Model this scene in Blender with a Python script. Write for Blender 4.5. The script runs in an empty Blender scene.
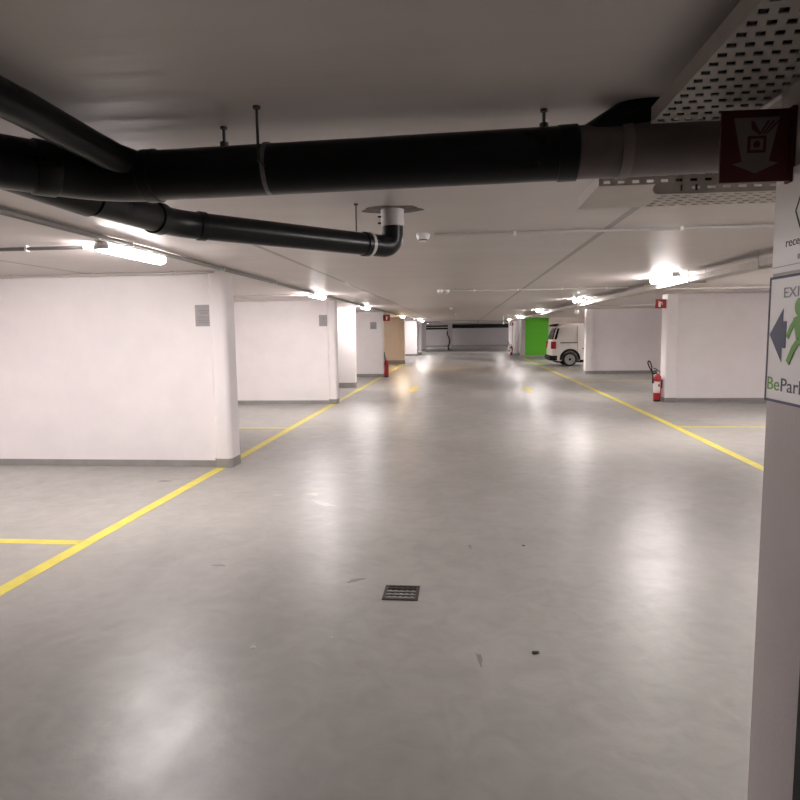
import bpy, bmesh, math, random
from mathutils import Vector, Matrix
random.seed(4)
scn = bpy.context.scene
COL = scn.collection
PI = math.pi
CH = 2.42          # ceiling height

# ------------------------------------------------------------------ materials
def mat(name, col, rough=0.6, metal=0.0, spec=0.5, noise=0.0, nscale=8.0, bump=0.0, bscale=60.0, emit=None, estr=0.0, rvar=0.0, coat=0.0):
    m = bpy.data.materials.new(name); m.use_nodes = True
    nt = m.node_tree; b = nt.nodes['Principled BSDF']
    b.inputs['Base Color'].default_value = (*col, 1)
    b.inputs['Roughness'].default_value = rough
    b.inputs['Metallic'].default_value = metal
    b.inputs['Specular IOR Level'].default_value = spec
    if coat: b.inputs['Coat Weight'].default_value = coat; b.inputs['Coat Roughness'].default_value = 0.1
    tc = nt.nodes.new('ShaderNodeTexCoord')
    if noise or rvar:
        n = nt.nodes.new('ShaderNodeTexNoise'); n.inputs['Scale'].default_value = nscale
        n.inputs['Detail'].default_value = 6; n.inputs['Roughness'].default_value = 0.6
        nt.links.new(tc.outputs['Object'], n.inputs['Vector'])
        if noise:
            r = nt.nodes.new('ShaderNodeMapRange')
            r.inputs['From Min'].default_value = 0.3; r.inputs['From Max'].default_value = 0.7
            r.inputs['To Min'].default_value = 1 - noise; r.inputs['To Max'].default_value = 1 + noise
            nt.links.new(n.outputs['Fac'], r.inputs['Value'])
            mx = nt.nodes.new('ShaderNodeMix'); mx.data_type = 'RGBA'; mx.blend_type = 'MULTIPLY'
            mx.inputs['Factor'].default_value = 1; mx.inputs['A'].default_value = (*col, 1)
            nt.links.new(r.outputs['Result'], mx.inputs['B']); nt.links.new(mx.outputs['Result'], b.inputs['Base Color'])
        if rvar:
            r2 = nt.nodes.new('ShaderNodeMapRange')
            r2.inputs['From Min'].default_value = 0.3; r2.inputs['From Max'].default_value = 0.7
            r2.inputs['To Min'].default_value = rough - rvar; r2.inputs['To Max'].default_value = rough + rvar
            nt.links.new(n.outputs['Fac'], r2.inputs['Value']); nt.links.new(r2.outputs['Result'], b.inputs['Roughness'])
    if bump:
        n2 = nt.nodes.new('ShaderNodeTexNoise'); n2.inputs['Scale'].default_value = bscale; n2.inputs['Detail'].default_value = 4
        nt.links.new(tc.outputs['Object'], n2.inputs['Vector'])
        bp = nt.nodes.new('ShaderNodeBump'); bp.inputs['Strength'].default_value = bump; bp.inputs['Distance'].default_value = 0.01
        nt.links.new(n2.outputs['Fac'], bp.inputs['Height']); nt.links.new(bp.outputs['Normal'], b.inputs['Normal'])
    if emit:
        b.inputs['Emission Color'].default_value = (*emit, 1); b.inputs['Emission Strength'].default_value = estr
    return m

LAMP = 34.0
M = {}
M['wall'] = mat('white_wall_paint', (.80, .758, .758), .75, noise=.03, nscale=2.5, bump=.12, bscale=25)
M['wall_warm'] = mat('beige_wall_paint', (.64, .56, .515), .75, noise=.03, nscale=2.5)
M['skirt'] = mat('grey_skirting_paint', (.27, .255, .245), .55, noise=.12, nscale=6)
M['green'] = mat('green_wall_paint', (.10, .49, .012), .6, noise=.03, nscale=2)
M['column'] = mat('column_paint', (.42, .38, .375), .6, noise=.05, nscale=5, bump=.1)
M['pipe'] = mat('black_pipe_plastic', (.006, .006, .007), .34, spec=.28, noise=.2, nscale=5, rvar=.08)
M['pipe_sheen'] = mat('pipe_painted_reflection', (.135, .11, .103), .5, noise=.15, nscale=7)  # bright ceiling reflected in the black pipe, put into a paler colour
M['strap'] = mat('dusty_strap_steel', (.20, .17, .16), .5, noise=.1, nscale=15)
M['tray_dark'] = mat('dark_tray_steel', (.27, .24, .215), .5, noise=.08, nscale=12)
M['rubber'] = mat('black_rubber', (.007, .007, .007), .7)
M['steel'] = mat('galvanised_steel', (.42, .41, .40), .4, metal=.8, noise=.1, nscale=20)
M['dark_steel'] = mat('dark_steel', (.06, .055, .05), .5, metal=.6)
M['tray'] = mat('painted_tray_steel', (.50, .455, .415), .5, noise=.05, nscale=12)
M['tray_grey'] = mat('grey_tray_steel', (.42, .385, .35), .5, noise=.08, nscale=12)
M['conduit'] = mat('grey_conduit_plastic', (.50, .47, .45), .45)
M['conduit_dark'] = mat('dark_conduit_plastic', (.22, .21, .20), .5)
M['white'] = mat('white_plastic', (.80, .79, .78), .4)
M['lampcase'] = mat('lamp_housing_plastic', (.7, .69, .68), .5)
M['glow'] = mat('lamp_diffuser_lit', (.9, .9, .9), .5, emit=(1.0, .935, .925), estr=LAMP)
M['glow_warm'] = mat('lamp_diffuser_warm', (.9, .85, .7), .5, emit=(1.0, .75, .51), estr=LAMP * 1.6)
M['yellow'] = mat('yellow_line_paint', (.66, .57, .075), .45, noise=.10, nscale=7)
M['yellow_worn'] = mat('worn_yellow_arrow_paint', (.62, .50, .10), .45, noise=.18, nscale=5)
M['red'] = mat('red_enamel', (.36, .010, .014), .3)
M['red_sign'] = mat('red_sign_plastic', (.34, .008, .012), .5)
M['white_sign'] = mat('white_sign_plastic', (.88, .86, .855), .45)
M['navy'] = mat('navy_print', (.035, .04, .10), .5)
M['sign_green'] = mat('green_print', (.14, .36, .05), .5)
M['grey_print'] = mat('grey_print', (.30, .29, .30), .5)
M['black_print'] = mat('black_print', (.03, .03, .03), .5)
M['plaque'] = mat('grey_plaque', (.34, .325, .33), .5, noise=.06, nscale=30)
M['plaque_text'] = mat('grey_plaque_print', (.27, .26, .265), .5)
M['iron'] = mat('cast_iron', (.05, .045, .04), .45, metal=.5, noise=.3, nscale=30)
M['pit'] = mat('drain_pit', (.006, .006, .006), .9)
M['van'] = mat('white_van_paint', (.80, .77, .74), .3, coat=.4)
M['glass_dark'] = mat('tinted_window_glass', (.012, .013, .015), .15, spec=.3)
M['bumper'] = mat('dark_bumper_plastic', (.007, .007, .007), .8, spec=.2)
M['tail'] = mat('red_lamp_lens', (.38, .008, .014), .2)
M['wheel'] = mat('silver_wheel_steel', (.42, .42, .42), .35, metal=.7)
M['tyre'] = mat('tyre_rubber', (.007, .007, .007), .8)
M['label'] = mat('label_paper', (.70, .68, .66), .5)
M['speck'] = mat('dark_grit', (.03, .025, .02), .8)
M['chip'] = mat('pale_scrap', (.72, .70, .66), .6)
M['back_blocker'] = mat('dark_bounce_blocker', (.09, .08, .08), .8)  # kept dark so little light bounces back from behind the camera
M['far_wall'] = mat('grey_far_wall', (.42, .395, .40), .7, noise=.04, nscale=1)

def floor_material():
    m = bpy.data.materials.new('grey_epoxy_floor'); m.use_nodes = True
    nt = m.node_tree; N = nt.nodes.new; L = nt.links.new; b = nt.nodes['Principled BSDF']
    tc = N('ShaderNodeTexCoord')
    n1 = N('ShaderNodeTexNoise'); n1.inputs['Scale'].default_value = .8; n1.inputs['Detail'].default_value = 5
    mp = N('ShaderNodeMapping'); mp.inputs['Scale'].default_value = (1, .6, 1)
    L(tc.outputs['Object'], mp.inputs['Vector']); L(mp.outputs['Vector'], n1.inputs['Vector'])
    cr = N('ShaderNodeValToRGB')
    cr.color_ramp.elements[0].position = .3; cr.color_ramp.elements[0].color = (.262, .254, .236, 1)
    cr.color_ramp.elements[1].position = .72; cr.color_ramp.elements[1].color = (.352, .338, .320, 1)
    L(n1.outputs['Fac'], cr.inputs['Fac'])
    # fine mottling and worn swirls
    n2 = N('ShaderNodeTexNoise'); n2.inputs['Scale'].default_value = 5.0; n2.inputs['Detail'].default_value = 8; n2.inputs['Distortion'].default_value = 1.2
    L(tc.outputs['Object'], n2.inputs['Vector'])
    r2 = N('ShaderNodeMapRange'); r2.inputs['From Min'].default_value = .25; r2.inputs['From Max'].default_value = .75
    r2.inputs['To Min'].default_value = .90; r2.inputs['To Max'].default_value = 1.10
    L(n2.outputs['Fac'], r2.inputs['Value'])
    mx = N('ShaderNodeMix'); mx.data_type = 'RGBA'; mx.blend_type = 'MULTIPLY'; mx.inputs['Factor'].default_value = 1
    L(cr.outputs['Color'], mx.inputs['A']); L(r2.outputs['Result'], mx.inputs['B'])
    # dark scuffs
    n3 = N('ShaderNodeTexNoise'); n3.inputs['Scale'].default_value = 2.3; n3.inputs['Detail'].default_value = 9; n3.inputs['Roughness'].default_value = .75
    mp3 = N('ShaderNodeMapping'); mp3.inputs['Scale'].default_value = (1.6, .8, 1); mp3.inputs['Rotation'].default_value = (0, 0, .5)
    L(tc.outputs['Object'], mp3.inputs['Vector']); L(mp3.outputs['Vector'], n3.inputs['Vector'])
    r3 = N('ShaderNodeMapRange'); r3.inputs['From Min'].default_value = .60; r3.inputs['From Max'].default_value = .80
    r3.inputs['To Min'].default_value = 1.0; r3.inputs['To Max'].default_value = .95
    L(n3.outputs['Fac'], r3.inputs['Value'])
    mx2 = N('ShaderNodeMix'); mx2.data_type = 'RGBA'; mx2.blend_type = 'MULTIPLY'; mx2.inputs['Factor'].default_value = 1
    L(mx.outputs['Result'], mx2.inputs['A']); L(r3.outputs['Result'], mx2.inputs['B'])
    L(mx2.outputs['Result'], b.inputs['Base Color'])
    rr = N('ShaderNodeMapRange'); rr.inputs['From Min'].default_value = .3; rr.inputs['From Max'].default_value = .7
    rr.inputs['To Min'].default_value = .33; rr.inputs['To Max'].default_value = .41
    
    b.inputs['Specular IOR Level'].default_value = .44
    n4 = N('ShaderNodeTexNoise'); n4.inputs['Scale'].default_value = 9; n4.inputs['Detail'].default_value = 3
    L(tc.outputs['Object'], n4.inputs['Vector'])
    n5 = N('ShaderNodeTexNoise'); n5.inputs['Scale'].default_value = 4; n5.inputs['Detail'].default_value = 3; L(tc.outputs['Object'], n5.inputs['Vector'])
    L(n5.outputs['Fac'], rr.inputs['Value']); L(rr.outputs['Result'], b.inputs['Roughness'])
    bp = N('ShaderNodeBump'); bp.inputs['Strength'].default_value = .14; bp.inputs['Distance'].default_value = .02
    L(n4.outputs['Fac'], bp.inputs['Height']); L(bp.outputs['Normal'], b.inputs['Normal'])
    return m
M['floor'] = floor_material()

def ceiling_material():
    m = bpy.data.materials.new('painted_concrete_ceiling'); m.use_nodes = True
    nt = m.node_tree; N = nt.nodes.new; L = nt.links.new; b = nt.nodes['Principled BSDF']
    tc = N('ShaderNodeTexCoord'); sp = N('ShaderNodeSeparateXYZ'); L(tc.outputs['Object'], sp.inputs['Vector'])
    n = N('ShaderNodeTexNoise'); n.inputs['Scale'].default_value = 3; n.inputs['Detail'].default_value = 5
    mp = N('ShaderNodeMapping'); mp.inputs['Scale'].default_value = (.35, 1, 1)
    L(tc.outputs['Object'], mp.inputs['Vector']); L(mp.outputs['Vector'], n.inputs['Vector'])
    cr = N('ShaderNodeValToRGB')
    cr.color_ramp.elements[0].position = .3; cr.color_ramp.elements[0].color = (.52, .472, .458, 1)
    cr.color_ramp.elements[1].position = .7; cr.color_ramp.elements[1].color = (.57, .52, .505, 1)
    L(n.outputs['Fac'], cr.inputs['Fac'])
    prev = cr.outputs['Color']
    for x in (-4.6, -1.79, 1.10):                      # joints between the slabs
        s = N('ShaderNodeMath'); s.operation = 'SUBTRACT'; s.inputs[1].default_value = x; L(sp.outputs['X'], s.inputs[0])
        a = N('ShaderNodeMath'); a.operation = 'ABSOLUTE'; L(s.outputs[0], a.inputs[0])
        lt = N('ShaderNodeMath'); lt.operation = 'LESS_THAN'; lt.inputs[1].default_value = .027; L(a.outputs[0], lt.inputs[0])
        mx = N('ShaderNodeMix'); mx.data_type = 'RGBA'; L(lt.outputs[0], mx.inputs['Factor'])
        L(prev, mx.inputs['A']); mx.inputs['B'].default_value = (.27, .245, .235, 1); prev = mx.outputs['Result']
    L(prev, b.inputs['Base Color'])
    b.inputs['Roughness'].default_value = .42; b.inputs['Specular IOR Level'].default_value = .45
    w = N('ShaderNodeTexNoise'); w.inputs['Scale'].default_value = 6; w.inputs['Detail'].default_value = 2
    mp2 = N('ShaderNodeMapping'); mp2.inputs['Scale'].default_value = (.12, 1.6, 1)
    L(tc.outputs['Object'], mp2.inputs['Vector']); L(mp2.outputs['Vector'], w.inputs['Vector'])
    bp = N('ShaderNodeBump'); bp.inputs['Strength'].default_value = .12; bp.inputs['Distance'].default_value = .02
    L(w.outputs['Fac'], bp.inputs['Height']); L(bp.outputs['Normal'], b.inputs['Normal'])
    return m
M['ceil'] = ceiling_material()

# ------------------------------------------------------------------ mesh helpers
def new_bm(): return bmesh.new()

def add_box(bm, x0, x1, y0, y1, z0, z1, bevel=0.0, seg=2):
    r = bmesh.ops.create_cube(bm, size=1.0)
    vs = r['verts']
    for v in vs:
        v.co = Vector(((x0 + x1) / 2 + v.co.x * (x1 - x0), (y0 + y1) / 2 + v.co.y * (y1 - y0), (z0 + z1) / 2 + v.co.z * (z1 - z0)))
    if bevel > 0:
        es = list({e for v in vs for e in v.link_edges})
        bmesh.ops.bevel(bm, geom=es, offset=bevel, segments=seg, affect='EDGES', profile=.5)
    return bm

def frame_axes(t):
    t = t.normalized()
    up = Vector((0, 0, 1)) if abs(t.z) < .95 else Vector((1, 0, 0))
    a = t.cross(up).normalized(); b = a.cross(t).normalized()
    return a, b

def add_tube(bm, pts, rad, seg=20, cap=True):
    """sweep a circle along a path; rad is one number or one per point"""
    pts = [Vector(p) for p in pts]; n = len(pts)
    rad = rad if isinstance(rad, (list, tuple)) else [rad] * n
    rings = []; a = b = None
    for i, p in enumerate(pts):
        t = (pts[min(i + 1, n - 1)] - pts[max(i - 1, 0)]).normalized()
        if a is None: a, b = frame_axes(t)
        else:
            a = (a - t * a.dot(t)).normalized(); b = t.cross(a) * -1; b = a.cross(t).normalized()
        rings.append([bm.verts.new(p + (a * math.cos(2 * PI * k / seg) + b * math.sin(2 * PI * k / seg)) * rad[i]) for k in range(seg)])
    for i in range(n - 1):
        for k in range(seg):
            bm.faces.new((rings[i][k], rings[i][(k + 1) % seg], rings[i + 1][(k + 1) % seg], rings[i + 1][k]))
    if cap:
        bm.faces.new(rings[0][::-1]); bm.faces.new(rings[-1])
    return bm

def bend(p0, corner, p1, r, n=8):
    """points of a path p0 -> corner -> p1 with the corner rounded"""
    p0, c, p1 = Vector(p0), Vector(corner), Vector(p1)
    d0 = (p0 - c).normalized(); d1 = (p1 - c).normalized()
    a = c + d0 * r; b = c + d1 * r
    return [a.lerp(c, t).lerp(c.lerp(b, t), t) for t in [i / n for i in range(n + 1)]]

def add_lathe(bm, prof, center, axis='Z', seg=28):
    """revolve (radius, height) pairs about an axis through center"""
    c = Vector(center); rings = []
    ax = {'Z': (Vector((1, 0, 0)), Vector((0, 1, 0)), Vector((0, 0, 1))), 'Y': (Vector((0, 0, 1)), Vector((1, 0, 0)), Vector((0, 1, 0))),
          'X': (Vector((0, 1, 0)), Vector((0, 0, 1)), Vector((1, 0, 0)))}[axis]
    for r, h in prof:
        r = max(r, 1e-4)
        rings.append([bm.verts.new(c + ax[0] * r * math.cos(2 * PI * k / seg) + ax[1] * r * math.sin(2 * PI * k / seg) + ax[2] * h) for k in range(seg)])
    for i in range(len(rings) - 1):
        for k in range(seg):
            bm.faces.new((rings[i][k], rings[i][(k + 1) % seg], rings[i + 1][(k + 1) % seg], rings[i + 1][k]))
    bm.faces.new(rings[0][::-1]); bm.faces.new(rings[-1])
    return bm

def add_prism(bm, poly, o, u, v, depth):
    """polygon poly in the (u, v) plane at origin o, thickened by depth along u x v"""
    o, u, v = Vector(o), Vector(u), Vector(v); n = u.cross(v).normalized()
    f = [bm.verts.new(o + u * p[0] + v * p[1] + n * depth) for p in poly]
    g = [bm.verts.new(o + u * p[0] + v * p[1]) for p in poly]
    k = len(poly)
    bm.faces.new(f); bm.faces.new(g[::-1])
    for i in range(k):
        bm.faces.new((g[i], g[(i + 1) % k], f[(i + 1) % k], f[i]))
    return bm

def add_perforated(bm, o, u, v, nu, nv, cu, cv, hu, hv, thick, skew=0.0):
    """sheet of nu x nv cells, each with one slot hole of hu x hv; skew slants the slots"""
    o, u, v = Vector(o), Vector(u), Vector(v); n = u.cross(v).normalized()
    cache = {}
    def vert(a, b, h):
        k = (round(a, 6), round(b, 6), h)
        if k not in cache: cache[k] = bm.verts.new(o + u * a + v * b + n * (thick if h else 0))
        return cache[k]
    for i in range(nu):
        for j in range(nv):
            x, y = i * cu, j * cv
            out = [(x, y), (x + cu, y), (x + cu, y + cv), (x, y + cv)]
            mx, my = x + cu / 2, y + cv / 2
            ins = [(mx - hu / 2 - skew, my - hv / 2), (mx + hu / 2 - skew, my - hv / 2), (mx + hu / 2 + skew, my + hv / 2), (mx - hu / 2 + skew, my + hv / 2)]
            for k in range(4):
                q = (out[k], out[(k + 1) % 4], ins[(k + 1) % 4], ins[k])
                bm.faces.new([vert(a, b, 1) for a, b in q]); bm.faces.new([vert(a, b, 0) for a, b in q][::-1])
                bm.faces.new((vert(*ins[k], 1), vert(*ins[(k + 1) % 4], 1), vert(*ins[(k + 1) % 4], 0), vert(*ins[k], 0)))
    return bm

def obj(name, bm, m, parent=None, smooth=True, loc=None):
    bmesh.ops.recalc_face_normals(bm, faces=bm.faces)
    me = bpy.data.meshes.new(name); bm.to_mesh(me); bm.free()
    if smooth:
        me.shade_smooth(); me.set_sharp_from_angle(angle=math.radians(35))
    for x in (m if isinstance(m, list) else [m]): me.materials.append(x)
    o = bpy.data.objects.new(name, me); COL.objects.link(o)
    if parent: o.parent = parent
    if loc: o.location = loc
    return o

def box_obj(name, dims, m, parent=None, bevel=0.0):
    return obj(name, add_box(new_bm(), *dims, bevel=bevel), m, parent)

def thing(name, label, cat, loc=(0, 0, 0), rotz=0.0, group=None):
    o = bpy.data.objects.new(name, None); COL.objects.link(o); o.empty_display_size = .1
    o.location = loc; o.rotation_euler = (0, 0, rotz); o['label'] = label; o['category'] = cat
    if group: o['group'] = group
    return o

def struct(o, label=None):
    o['kind'] = 'structure'
    if label: o['label'] = label
    return o

def dup(root, loc, label, rotz=None, group=None):
    r = root.copy(); COL.objects.link(r); r.location = loc; r['label'] = label
    if rotz is not None: r.rotation_euler = (0, 0, rotz)
    if group: r['group'] = group
    for ch in root.children:
        c = ch.copy(); COL.objects.link(c); c.parent = r
        for g in ch.children:
            d = g.copy(); COL.objects.link(d); d.parent = c
    return r

def text_bm(s, size, o, u, v, depth, extrude_only=True, sx=1.0):
    """lettering as a mesh in the (u, v) plane at o"""
    cu = bpy.data.curves.new('lettering', 'FONT'); cu.body = s; cu.size = size; cu.extrude = depth / 2; cu.resolution_u = 3
    t = bpy.data.objects.new('lettering', cu); COL.objects.link(t)
    dg = bpy.context.evaluated_depsgraph_get()
    me = bpy.data.meshes.new_from_object(t.evaluated_get(dg))
    bpy.data.objects.remove(t); bpy.data.curves.remove(cu)
    u, v = Vector(u), Vector(v); n = u.cross(v).normalized(); o = Vector(o)
    for p in me.vertices:
        p.co = o + u * (p.co.x * sx) + v * p.co.y + n * (p.co.z + depth / 2)
    bm = new_bm(); bm.from_mesh(me); bpy.data.meshes.remove(me)
    return bm

# ------------------------------------------------------------------ the setting
X0, X1, Y0, Y1 = -8.2, 9.8, -.9, 70.0
floor = struct(box_obj('floor', (X0, X1, Y0, Y1, -.2, 0), M['floor']), 'grey epoxy garage floor with yellow bay lines')
struct(box_obj('ceiling', (X0, X1, Y0, Y1, CH, CH + .25), M['ceil']), 'low painted concrete garage ceiling')
struct(box_obj('wall_left', (X0 - .2, X0, Y0, Y1, 0, CH), M['wall']))
struct(box_obj('wall_right', (X1, X1 + .2, Y0, Y1, 0, CH), M['wall']))
struct(box_obj('wall_back', (X0, X1, Y0 - .2, Y0, 0, CH), M['back_blocker']))  # unseen, set close and dark to block bounce light from behind
struct(box_obj('wall_far', (X0, X1, 68.5, 68.7, 0, CH), M['far_wall']), 'grey wall closing the far end of the garage')
struct(box_obj('baseboard_far', (X0, X1, 68.46, 68.5, 0, .22), M['skirt']))

def bay_wall(name, xa, xb, y, m, base=True, thick=.24, hb=.085):
    w = struct(box_obj('wall_' + name, (xa, xb, y, y + thick, 0, CH), m))
    if base:
        bm = add_box(new_bm(), xa - .0, xb + .008, y - .008, y + thick + .008, 0, hb)
        struct(obj('baseboard_' + name, bm, M['skirt']))
    return w
def bay_column(xa, xb, y, yb, m, label, r=.055, hb=.115):
    bm = new_bm(); add_box(bm, xa, xb, y, yb, 0, CH)
    es = [e for e in bm.edges if abs((e.verts[0].co - e.verts[1].co).normalized().z) > .9]
    bmesh.ops.bevel(bm, geom=es, offset=r, segments=6, affect='EDGES', profile=.5)
    c = struct(obj('column', bm, m), label)
    bm = new_bm(); add_box(bm, xa - .006, xb + .006, y - .006, yb + .006, 0, hb)
    es = [e for e in bm.edges if abs((e.verts[0].co - e.verts[1].co).normalized().z) > .9]
    bmesh.ops.bevel(bm, geom=es, offset=r, segments=6, affect='EDGES', profile=.5)
    s = obj('baseboard', bm, M['skirt'], c)
    return c
# left side: walls between the bays, each ending in a column
bay_wall('left_first', X0, -3.06, 7.47, M['wall'])
bay_column(-3.09, -2.87, 7.42, 7.76, M['wall'], 'white column ending the nearest left bay wall')
bay_wall('left_second', X0, -3.1, 14.42, M['wall'])
bay_column(-3.14, -2.95, 14.37, 14.70, M['wall'], 'white column ending the second left bay wall')
bay_wall('left_third', -4.6, -3.24, 18.65, M['wall'], hb=.16)
bay_wall('left_fourth', X0, -3.06, 23.25, M['wall'], hb=.12)
bay_column(-3.12, -2.95, 23.2, 23.5, M['wall'], 'white column ending the fourth left bay wall', r=.03, hb=.12)
bay_wall('left_fifth', X0, -3.28, 32.8, M['wall_warm'], hb=.2)
bay_column(-3.3, -3.05, 32.74, 33.1, M['wall_warm'], 'beige column ending the fifth left bay wall', r=.02, hb=.2)
bay_wall('left_sixth', X0, -3.2, 43.75, M['wall'], hb=.15)
bay_column(-3.24, -3.0, 45.6, 46.0, M['wall'], 'white column behind the sixth left bay wall', r=.02, hb=.2)
bay_wall('left_seventh', X0, -3.24, 55.2, M['wall'], hb=.15)
# right side
bay_wall('right_first', 4.56, X1, 14.67, M['wall'])
bay_column(4.535, 4.78, 14.60, 14.98, M['wall'], 'white column ending the nearest right bay wall', r=.02, hb=.10)
bay_wall('right_second', 4.62, X1, 24.15, M['wall'], hb=.12)
bay_column(4.57, 4.85, 24.08, 24.45, M['wall'], 'white column ending the second right bay wall', r=.02, hb=.12)
bay_wall('right_third_green', 3.84, 5.25, 39.5, M['green'], hb=.14)
bay_wall('right_third', 5.25, X1, 39.5, M['wall_warm'], hb=.14)
bay_column(3.58, 3.84, 39.44, 39.9, M['column'], 'grey column at the edge of the green wall', r=.02, hb=.14)
bay_wall('right_fourth', 3.65, X1, 43.6, M['wall'], hb=.16)
bay_column(3.42, 3.70, 43.5, 44.0, M['wall'], 'brightly lit white column past the green wall', r=.02, hb=.12)
bay_wall('right_fifth', 4.0, X1, 52.0, M['wall'], hb=.16)
bay_column(3.72, 4.0, 51.9, 52.3, M['wall'], 'white column behind the lit right column', r=.02, hb=.12)
# shallow band along the top of the right bay walls
struct(box_obj('trim_1', (4.79, X1, 14.655, 14.67, 2.26, 2.275), M['wall']))
struct(box_obj('trim_2', (4.86, X1, 24.135, 24.15, 2.27, 2.29), M['wall']))
# downstand beams
struct(box_obj('beam', (X0, X1, 47.0, 47.35, 2.30, CH), M['ceil']), 'shallow concrete beam across the far ceiling')
struct(box_obj('beam', (5.2, X1, 38.6, 38.95, 2.24, CH), M['wall_warm']), 'pale beam above the parked van')

# far pillar with a downpipe
fp = struct(box_obj('pillar', (-1.36, -1.02, 57.5, 57.85, 0, CH), M['wall']), 'white pillar at the far end of the lane')
fb = box_obj('baseboard', (-1.37, -1.01, 57.49, 57.86, 0, .13), M['skirt'], fp)
dpt = thing('black_downpipe', 'crooked black downpipe on the far white pillar', 'pipe', (-1.3, 57.4, 0))
obj('pipe_run', add_tube(new_bm(), [(-.13, .02, 1.72), (-.13, .02, 1.45), (.07, .02, 1.05), (.07, .02, .62), (-.03, .02, .35), (-.03, .02, .02)], .055, 10), M['rubber'], dpt)
for z in (1.5, .7): box_obj('pipe_clip', (-.20 if z > 1 else .0, -.06 if z > 1 else .14, -.045, .1, z, z + .05), M['dark_steel'], dpt)
# dark ducts under the far ceiling
for nm, dims, lb in (('ventilation_duct', (-1.0, 5.5, 60.0, 60.6, 1.98, 2.37), 'black ventilation duct under the far ceiling right of the pillar'),):
    t = thing(nm, lb, 'duct', (2.2, 60.3, 0))
    box_obj('duct_body', (-3.2, 3.3, -.3, .3, 1.98, 2.34), M['rubber'], t, .02)
    for x in (-2.4, -.6, 1.2, 2.9): box_obj('duct_flange', (x, x + .04, -.32, .32, 1.96, 2.36), M['dark_steel'], t)
    for x in (-1.5, 2.0): box_obj('hanger', (x, x + .03, -.02, .02, 2.34, CH), M['dark_steel'], t)
for z, r, lb in ((2.20, .075, 'upper of two dark pipes crossing left of the far pillar'), (1.97, .075, 'lower of two dark pipes crossing left of the far pillar')):
    t = thing('ceiling_pipe', lb, 'pipe', (-4.6, 60.0, 0))
    obj('pipe_run', add_tube(new_bm(), [(-3.4, 0, z), (3.4, 0, z)], r, 12), M['rubber'], t)
    for x in (-2.5, 1.5): box_obj('hanger', (x, x + .03, -.09 if z < 2.1 else -.02, -.075 if z < 2.1 else .01, z + (.0 if z < 2.1 else .06), CH), M['dark_steel'], t)

# floor markings: part of the floor
def line(name, x0, x1, y0, y1, m=None):
    return box_obj(name, (x0, x1, y0, y1, 0, .002), m or M['yellow'], floor)
def lane(name, pts, w):
    bm = new_bm(); prev = None
    for (x, y) in pts:
        cur = [bm.verts.new((x - w / 2, y, .002)), bm.verts.new((x + w / 2, y, .002))]
        if prev: bm.faces.new((prev[0], prev[1], cur[1], cur[0]))
        prev = cur
    r = bmesh.ops.extrude_face_region(bm, geom=list(bm.faces))
    for v in [g for g in r['geom'] if isinstance(g, bmesh.types.BMVert)]: v.co.z = .0
    return obj(name, bm, M['yellow'], floor)
lane('lane_line', [(-3.03, .5), (-3.01, 7.4), (-3.06, 24), (-3.1, 32.7)], .115)
lane('lane_line', [(3.45, .5), (3.51, 7.6), (3.58, 12), (3.62, 18), (3.62, 38.5)], .115)
line('bay_line', X0, -3.08, 4.56, 4.66); line('bay_line', X0, -3.08, 1.70, 1.80); line('bay_line', X0, -3.08, 10.63, 10.72)
line('bay_line', 3.62, X1, 10.82, 10.92); line('bay_line', 3.575, X1, 7.5, 7.6)
line('bay_line', X0, -3.15, 27.9, 28.0); line('bay_line', 3.69, X1, 27.9, 28.0); line('bay_line', 3.69, X1, 20.9, 21.0); line('bay_line', 3.69, X1, 33.6, 33.7)
for x, y, s in ((-1.43, 18.2, -1), (1.81, 18.05, 1)):
    bm = new_bm()
    add_prism(bm, [(-.085, -1.0 * s), (.085, -1.0 * s), (.085, .1 * s), (.20, .1 * s), (0, 1.1 * s), (-.20, .1 * s), (-.085, .1 * s)], (x, y, .0), (1, 0, 0), (0, 1, 0), .002)
    obj('lane_arrow', bm, M['yellow_worn'], floor)
# pale worn patches in the floor coating
def patch(x, y, rx, ry, rot, m):
    bm = new_bm(); k = 18
    pts = []
    for i in range(k):
        a = 2 * PI * i / k; q = 1 + .22 * math.sin(3 * a + x * 5) + .15 * math.sin(5 * a + y)
        px_, py_ = rx * q * math.cos(a), ry * q * math.sin(a)
        pts.append((px_ * math.cos(rot) - py_ * math.sin(rot), px_ * math.sin(rot) + py_ * math.cos(rot)))
    add_prism(bm, pts, (x, y, .0), (1, 0, 0), (0, 1, 0), .0012)
    return obj('worn_patch', bm, m, floor)
M['patch'] = mat('worn_coating', (.40, .375, .35), .35, noise=.1, nscale=10)
M['smear'] = mat('dirt_smear', (.20, .185, .17), .5, noise=.2, nscale=10)
patch(-1.36, 5.85, .16, .05, .9 - PI / 2, M['patch']); patch(-1.55, 6.2, .07, .05, 0, M['patch']); patch(-1.9, 6.15, .05, .035, .4, M['patch'])
patch(.08, 3.03, .012, .06, .1, M['smear']); patch(.05, 4.7, .01, .05, .1, M['smear']); patch(-1.75, 4.2, .045, .018, 0, M['smear']); patch(-.72, 4.0, .06, .02, .6, M['smear'])
patch(-3.4, 6.7, .07, .04, 0, M['smear'])

# ------------------------------------------------------------------ the pillar at the right with its signs
PX, PYF, PYN = .966, 2.10, 1.70
pill = struct(box_obj('pillar', (PX, PX + .40, PYN, PYF, 0, CH), M['column'], bevel=.006), 'mauve grey pillar at the right edge carrying the signs')
gu = box_obj('corner_guard', (PX - .008, PX + .002, PYN - .003, 1.805, 0, .95), M['rubber'], pill); gu['label'] = 'dark corner guard'
U, V = (0, -1, 0), (0, 0, 1)          # reading direction on the pillar's lane face
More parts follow.
